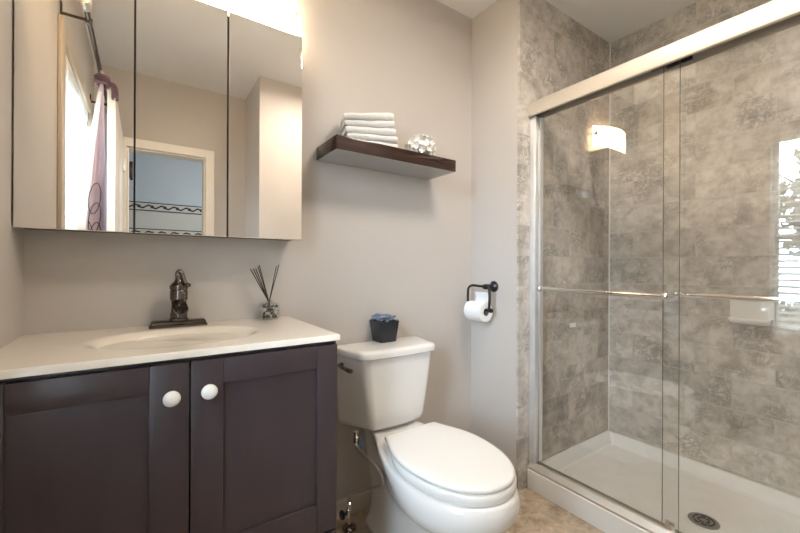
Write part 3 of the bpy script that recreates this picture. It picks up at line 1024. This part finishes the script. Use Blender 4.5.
LID = [(.007, .4215), (.001, .4230), (-.001, .426), (-.001, .4325), (.002, .4365), (.007, .4385), (.014, .4395), (.05, .4405), (.11, .4408)]
loft(bm, [outline2(-.270 - d * .9, -.742 + d, .124 - d * .7, .176 - d, .42, z, ex=2.15, cx=TXc + .004) for d, z in LID])
lid = link('lid', bm, M['seatplastic'], t, angle=.9)
for s in (-1, 1):
    bm = bmesh.new()
    box(bm, TXc + s * .075 - .02, TXc + s * .075 + .02, -.268, -.246, .396, .426, bev=.006, seg=3)
    link('seat_hinge', bm, M['seatplastic'], t)
    bm = bmesh.new()
    lathe(bm, [(.015, .012), (.015, .018), (.012, .028), (.006, .033), (.0005, .034)], (TXc + s * .115, -.33, 0), seg=18)
    link('bolt_cap', bm, M['porcelain'], t)


def tank_plan(wb, wf, yb, yf, r, z):
    """tank outline: wide flat back, sides closing towards a gently bowed front with round corners"""
    pts = []
    cx = TXc
    for k in range(9):
        q = -1 + 2 * k / 8
        pts.append(Vector((cx + (wf - r) * q, yf - .006 * (1 - q * q), z)))
    def corner(sx):
        c = Vector((cx + sx * (wf - r), yf + r, z))
        return [c + Vector((sx * r * math.sin(a), -r * math.cos(a), 0)) for a in [math.radians(8 + 64 * i / 5) for i in range(6)]]
    right = corner(1); left = corner(-1)
    pts = pts + right + [Vector((cx + wb, yb - .012, z)), Vector((cx + wb - .004, yb - .003, z)), Vector((cx + wb - .014, yb, z)),
                         Vector((cx - wb + .014, yb, z)), Vector((cx - wb + .004, yb - .003, z)), Vector((cx - wb, yb - .012, z))] + list(reversed(left))
    return pts


bm = bmesh.new()
TK = [(.186, .120, -.040, -.180, .028, .4205), (.192, .128, -.036, -.188, .032, .423), (.198, .138, -.032, -.197, .036, .432), (.201, .144, -.029, -.202, .038, .450), (.206, .158, -.025, -.205, .040, .54), (.212, .172, -.023, -.208, .042, .63), (.217, .184, -.021, -.210, .044, .714), (.211, .178, -.025, -.204, .042, .7155)]
loft(bm, [tank_plan(*k) for k in TK])
link('tank', bm, M['porcelain'], t, angle=.7)
bm = bmesh.new()
TL = [(.222, .189, -.014, -.220, .046, .716), (.226, .193, -.012, -.224, .048, .719), (.227, .194, -.011, -.225, .048, .735), (.225, .192, -.013, -.223, .048, .743), (.218, .186, -.018, -.217, .046, .7475), (.195, .165, -.035, -.195, .04, .750)]
loft(bm, [tank_plan(*k) for k in TL])
link('tank_lid', bm, M['porcelain'], t, angle=.7)
bm = bmesh.new()
lx = TXc - .209
lathe(bm, [(.011, 0.004), (.011, -.006), (.008, -.010), (.006, -.014)], (lx, -.085, .678), 'X', 18)
tube(bm, smooth_path([(lx - .012, -.080, .678), (lx - .014, -.11, .678), (lx - .009, -.145, .675), (lx - .001, -.175, .673)]), [.006] * 8 + [.007] * 8 + [.0085] * 9, 12)
link('flush_lever', bm, M['bronze'], t)

# water supply
t = thing('water_supply', 'steel supply hose and shutoff valve rising from the floor beside the toilet', 'pipe', (.70, -.088, 0))
vx, vy = .702, -.088
bm = bmesh.new(); lathe(bm, [(.030, .0005), (.030, .004), (.022, .012), (.012, .016), (.011, .02)], (vx, vy, 0), seg=24)
link('escutcheon', bm, M['bronze'], t)
bm = bmesh.new(); lathe(bm, [(.009, .015), (.009, .048), (.014, .05), (.014, .082), (.010, .086), (.010, .092), (.013, .093), (.013, .108), (.008, .112)], (vx, vy, 0), seg=18)
link('valve', bm, M['chrome'], t)
bm = bmesh.new(); lathe(bm, [(.006, 0), (.006, -.014), (.017, -.016), (.019, -.022), (.015, -.028), (.0005, -.029)], (vx - .010, vy, .066), 'X', 18)
link('valve_handle', bm, M['blackmetal'], t)
bm = bmesh.new()
tube(bm, smooth_path([(vx, vy, .110), (.695, -.105, .145), (.693, -.145, .178), (.712, -.22, .222), (.731, -.285, .262), (.733, -.300, .292), (.722, -.275, .330), (.704, -.20, .355), (.698, -.155, .370), (.706, -.140, .380)], 8), .0062, 10)
link('hose', bm, M['steel'], t)
bm = bmesh.new(); lathe(bm, [(.010, .372), (.015, .376), (.016, .398), (.013, .402), (.013, .4195)], (.706, -.140, 0), seg=12)
link('tank_nut', bm, M['chrome'], t)
bm = boxes((.712, .722, -.162, -.160, .352, .392), bev=.0006)
link('tag', bm, M['tagblue'], t)

# ------------------------------------------------------------------ potted succulent on the tank
PX, PY, PZ = .8865, -.060, .7503
t = thing('potted_succulent', 'square black pot of blue grey succulents on the toilet tank', 'potted plant', (PX, PY, PZ))
bm = bmesh.new()
loft(bm, [rrect(PX - a, PX + a, PY - a, PY + a, .003, z, 3) for a, z in ((.0385, PZ + .0002), (.039, PZ + .002), (.049, PZ + .090), (.049, PZ + .092), (.045, PZ + .092), (.043, PZ + .084))])
link('pot', bm, M['pot'], t)
bm = boxes((PX - .0405, PX + .0405, PY - .0405, PY + .0405, PZ + .075, PZ + .0842))
link('soil', bm, M['soil'], t, smooth=False)
rd = random.Random(12)


def rosette(c, r, m, lv=3):
    bm = bmesh.new()
    for L in range(lv):
        n = 8 - L * 2
        for k in range(n):
            a = 2 * PI * k / n + L * .4 + rd.random() * .2
            tilt = .45 + L * .38
            d = Vector((math.cos(a) * math.cos(tilt), math.sin(a) * math.cos(tilt), math.sin(tilt)))
            s = Vector((-math.sin(a), math.cos(a), 0)); u = d.cross(s)
            ln = r * (1 - L * .2)
            rings = []
            for q, wq, tq in ((0, .10, .06), (.35, .26, .12), (.7, .30, .12), (.92, .17, .07), (1.0, .02, .01)):
                p = c + d * ln * q + Vector((0, 0, .3 * ln * q * q))
                rings.append([p + s * ln * wq * math.cos(b) + u * ln * tq * math.sin(b) for b in [2 * PI * i / 8 for i in range(8)]])
            loft(bm, rings)
    link('rosette', bm, m, t)


for n_, sp, z0 in ((4, .0245, PZ + .089), (4, .0215, PZ + .098), (3, .023, PZ + .106)):
    for i in range(n_):
        for j in range(n_):
            c = Vector((PX + sp * (i - (n_ - 1) / 2) + rd.uniform(-.004, .004), PY + sp * (j - (n_ - 1) / 2) + rd.uniform(-.004, .004), z0 + rd.uniform(-.002, .006)))
            rosette(c, rd.uniform(.013, .0165), M['succ'] if rd.random() < .72 else M['succ2'])

# ------------------------------------------------------------------ toilet roll holder on the return wall
HY, HZ, HX = -.166, .982, 1.415
RLX, RLZ = 1.415, .866
t = thing('toilet_roll_holder', 'black swing arm toilet roll holder on the return wall', 'toilet roll holder', (X1, HY, HZ))
bm = bmesh.new()
lathe(bm, [(.027, -.0005), (.028, -.006), (.022, -.012), (.013, -.018), (.011, -.040), (.014, -.046), (.014, -.072), (.009, -.080)], (X1, HY, HZ), 'X', 24)
link('wall_mount', bm, M['blackmetal'], t)
bm = bmesh.new()
tube(bm, smooth_path([(HX, HY - .028, RLZ), (HX, HY - .032, RLZ + .04), (HX, HY - .031, HZ - .018), (HX, HY - .014, HZ + .002), (HX, HY + .03, HZ + .002), (HX, HY + .085, HZ + .004), (HX, HY + .112, HZ - .010), (HX, HY + .118, HZ - .04), (HX, HY + .118, RLZ)], 6), .0065, 12)
link('swing_arm', bm, M['blackmetal'], t)
bm = bmesh.new()
tube(bm, [(HX, HY - .034, RLZ), (HX, HY + .122, RLZ)], .007, 12)
lathe(bm, [(.0005, 0), (.010, 0), (.012, -.006), (.010, -.014), (.0005, -.016)], (HX, HY - .034, RLZ), 'Y', 18)
link('roll_bar', bm, M['blackmetal'], t)
ry0, ry1 = HY - .012, HY + .098
t = thing('toilet_roll', 'white toilet paper roll on the black holder', 'toilet roll', (RLX, (ry0 + ry1) / 2, RLZ))
bm = bmesh.new()
zc = RLZ - .0105
lathe(bm, [(.0200, ry0), (.047, ry0), (.050, ry0 + .003), (.050, ry1 - .003), (.047, ry1), (.0200, ry1), (.0200, ry0)], (RLX, 0, zc), 'Y', 40, cap=False)
# loose sheet end over the top front
rings = []
for k in range(10):
    a = math.radians(200 - k * 9)
    r = .0505 + .0003 * k
    x, z_ = RLX + r * math.cos(a), zc + r * math.sin(a)
    rings.append([Vector((x, ry0 + .002, z_)), Vector((x, ry1 - .002, z_)), Vector((x * 1.0, ry1 - .002, z_ + .0008)), Vector((x, ry0 + .002, z_ + .0008))])
loft(bm, rings)
link('paper', bm, M['paper'], t, angle=.5)
bm = bmesh.new()
lathe(bm, [(.0197, ry0 + .001), (.0197, ry1 - .001), (.0185, ry1 - .001), (.0185, ry0 + .001), (.0197, ry0 + .001)], (RLX, 0, zc), 'Y', 32, cap=False)
link('core', bm, M['card'], t)
# two raised leaves of paper behind the arm
bm = bmesh.new()
loft(bm, [[Vector((RLX + .012 + .006 * math.sin(k * .5), y, zc + .046 + .0075 * k)) for y in (ry0 + .004, ry1 - .020)] + [Vector((RLX + .0135 + .006 * math.sin(k * .5), y, zc + .046 + .0075 * k)) for y in (ry1 - .020, ry0 + .004)] for k in range(8)])
link('loose_sheet', bm, M['paper'], bpy.data.objects['toilet_roll'])

# ------------------------------------------------------------------ shower
PXF, PZT, PFL = 1.555, .0945, .034
bm = bmesh.new()
A = (PXF, X2 - .002, YN + .002, Y1 - .001)
outer = [rrect(A[0], A[1], A[2], A[3], .004, z, 2) for z in (0.0005, PZT - .004)]
outer.append(rrect(A[0] + .004, A[1], A[2], A[3], .004, PZT, 2))
inner = [rrect(1.628, A[1] - .016, A[2] + .016, A[3] - .016, .02, PZT, 2), rrect(1.634, A[1] - .020, A[2] + .02, A[3] - .020, .02, PZT - .004, 2),
         rrect(1.652, A[1] - .036, A[2] + .04, A[3] - .036, .03, PFL + .008, 2), rrect(1.66, A[1] - .046, A[2] + .05, A[3] - .046, .03, PFL, 2)]
loft(bm, outer + inner)
t = link('shower_tray', bm, M['acrylic'], angle=.5)
tag(t, 'white acrylic shower base with raised curb behind the glass doors', 'shower tray')
bm = boxes((1.665, A[1] - .05, A[2] + .055, A[3] - .05, PFL + .0002, PFL + .0012))
link('textured_floor', bm, M['panfloor'], t, smooth=False)
dxc, dyc = 1.913, -.914
bm = bmesh.new()
lathe(bm, [(.0005, PFL + .001), (.052, PFL + .001), (.053, PFL + .004), (.049, PFL + .006), (.044, PFL + .005), (.0005, PFL + .005)], (dxc, dyc, 0), seg=36)
dn = link('drain_cover', bm, M['drain'], t)
bm = bmesh.new()
for r, n in ((.034, 8), (.018, 5)):
    for k in range(n):
        a0 = 2 * PI * k / n
        pts = [(dxc + r * math.cos(a0 + q), dyc + r * math.sin(a0 + q), PFL + .0052) for q in [(.8 * 2 * PI / n) * i / 6 for i in range(7)]]
        tube(bm, pts, .0032, 6)
link('drain_slot', bm, M['gap'], dn)

t = thing('shower_enclosure', 'framed sliding glass shower doors with satin metal header', 'shower door', (1.59, -.94, PZT))
HZ0, HZ1 = 1.818, 1.892
bm = bmesh.new()
prof = [(1.556, HZ0), (1.552, HZ0 + .003), (1.5505, HZ0 + .010), (1.5525, HZ0 + .052), (1.555, HZ0 + .062), (1.561, HZ1 - .003), (1.568, HZ1), (1.622, HZ1), (1.628, HZ1 - .006), (1.628, HZ0), (1.622, HZ0),
        (1.622, HZ1 - .012), (1.597, HZ1 - .012), (1.597, HZ0 + .03), (1.594, HZ0 + .03), (1.594, HZ1 - .012), (1.564, HZ1 - .012), (1.562, HZ0)]
loft(bm, [[Vector((x, y, z)) for x, z in prof] for y in (YN + .001, Y1 - .0005)])
link('header', bm, M['header'], t, angle=.45)
for y0, y1 in ((Y1 - .034, Y1 - .0005), (YN + .001, YN + .034)):
    bm = boxes((1.567, 1.572, y0, y1, PZT + .032, HZ0), (1.576, 1.600, y0 + (.004 if y1 < -1 else .004), y1 - .004, PZT + .032, HZ0), (1.604, 1.630, y0, y1, PZT + .032, HZ0), (1.572, 1.604, y1 - .010 if y0 > -1 else y0, y1 if y0 > -1 else y0 + .01, PZT + .032, HZ0), bev=.0015)
    link('jamb', bm, M['jamb'], t)
bm = bmesh.new()
prof = [(1.558, PZT + .0005), (1.559, PZT + .008), (1.574, PZT + .030), (1.581, PZT + .032), (1.581, PZT + .012), (1.590, PZT + .012), (1.590, PZT + .026), (1.602, PZT + .026), (1.602, PZT + .012), (1.612, PZT + .012), (1.612, PZT + .03), (1.630, PZT + .012), (1.632, PZT + .0005)]
loft(bm, [[Vector((x, y, z)) for x, z in prof] for y in (YN + .003, Y1 - .002)])
link('sill_track', bm, M['nickel'], t, angle=.4)


def glass_door(x, y0, y1, barx, by0, by1, bz, side, lab):
    g = link('glass_door', boxes((x - .003, x + .003, y0, y1, PZT + .0345, HZ0 + .022), bev=.0008), M['glass'], t, smooth=False)
    g['label'] = lab
    bm = bmesh.new()
    tube(bm, [(barx, by0, bz), (barx, by1, bz)], .0098, 14)
    for y in (by0 + .02, by1 - .02):
        tube(bm, [(barx, y, bz), (x + side * .0035, y, bz)], .006, 10)
    for y, s in ((by0, -1), (by1, 1)):
        lathe(bm, [(.0085, 0), (.0085, s * .003), (.013, s * .007), (.0145, s * .013), (.012, s * .020), (.004, s * .024)], (barx, y, bz), 'Y', 16)
    link('towel_bar', bm, M['chrome'], g)
    for y in ((y0 + .05, y1 - .05)):
        bm = boxes((x - .008, x - .0035, y - .04, y + .04, HZ0 + .004, HZ0 + .018), bev=.001)
        lathe(bm, [(.004, -.003), (.004, -.008)], (x - .003, y - .028, HZ0 + .011), 'X', 10)
        lathe(bm, [(.004, -.003), (.004, -.008)], (x - .003, y + .028, HZ0 + .011), 'X', 10)
        link('roller_hanger', bm, M['blackmetal'], g)
    bm = boxes((x - .005, x + .005, y0 + .01, y0 + .04, PZT + .0285, PZT + .05) if side < 0 else (x - .005, x + .005, y1 - .04, y1 - .01, PZT + .0285, PZT + .05), bev=.001)
    link('bottom_guide', bm, M['chrome'], g)
    for y, q in ((y0, -1), (y1, 1)):
        link('polished_edge', boxes((x - .0029, x + .0029, y if q > 0 else y - .0012, y + .0012 if q > 0 else y, PZT + .035, HZ0 + .02)), M['glassedge'], g, smooth=False)
    return g


glass_door(1.5855, -.937, Y1 - .008, 1.545, -.895, -.405, .9795, -1, 'outer sliding glass panel by the return wall')
glass_door(1.6070, YN + .012, -.879, 1.650, -1.50, -.918, .983, 1, 'inner sliding glass panel further from the return wall')

# soap dish on the long tiled wall
t = thing('soap_dish', 'white ceramic soap dish on the long tiled shower wall', 'soap dish', (X2, -.967, .82))
bm = bmesh.new()
box(bm, X2 - .014, X2 - .0005, -1.045, -.890, .820, .940, bev=.006, seg=3)
link('back_plate', bm, M['porcelain'], t)
bm = bmesh.new()
loft(bm, [rrect(X2 - d, X2 - .010, -1.042 + e, -.893 - e, .012, z, 4) for d, e, z in ((.030, .02, .818), (.060, .004, .828), (.066, .0, .845), (.064, .001, .850), (.058, .006, .848), (.050, .012, .836), (.030, .03, .834))])
link('tray', bm, M['porcelain'], t, angle=.9)

# sticker on the tile
tag(link('sticker', boxes((1.920, 1.976, Y1 - .0016, Y1 - .0003, .752, .775)), M['sticker'], smooth=False), 'tiny white sticker on the tiled end wall of the shower', 'sticker')
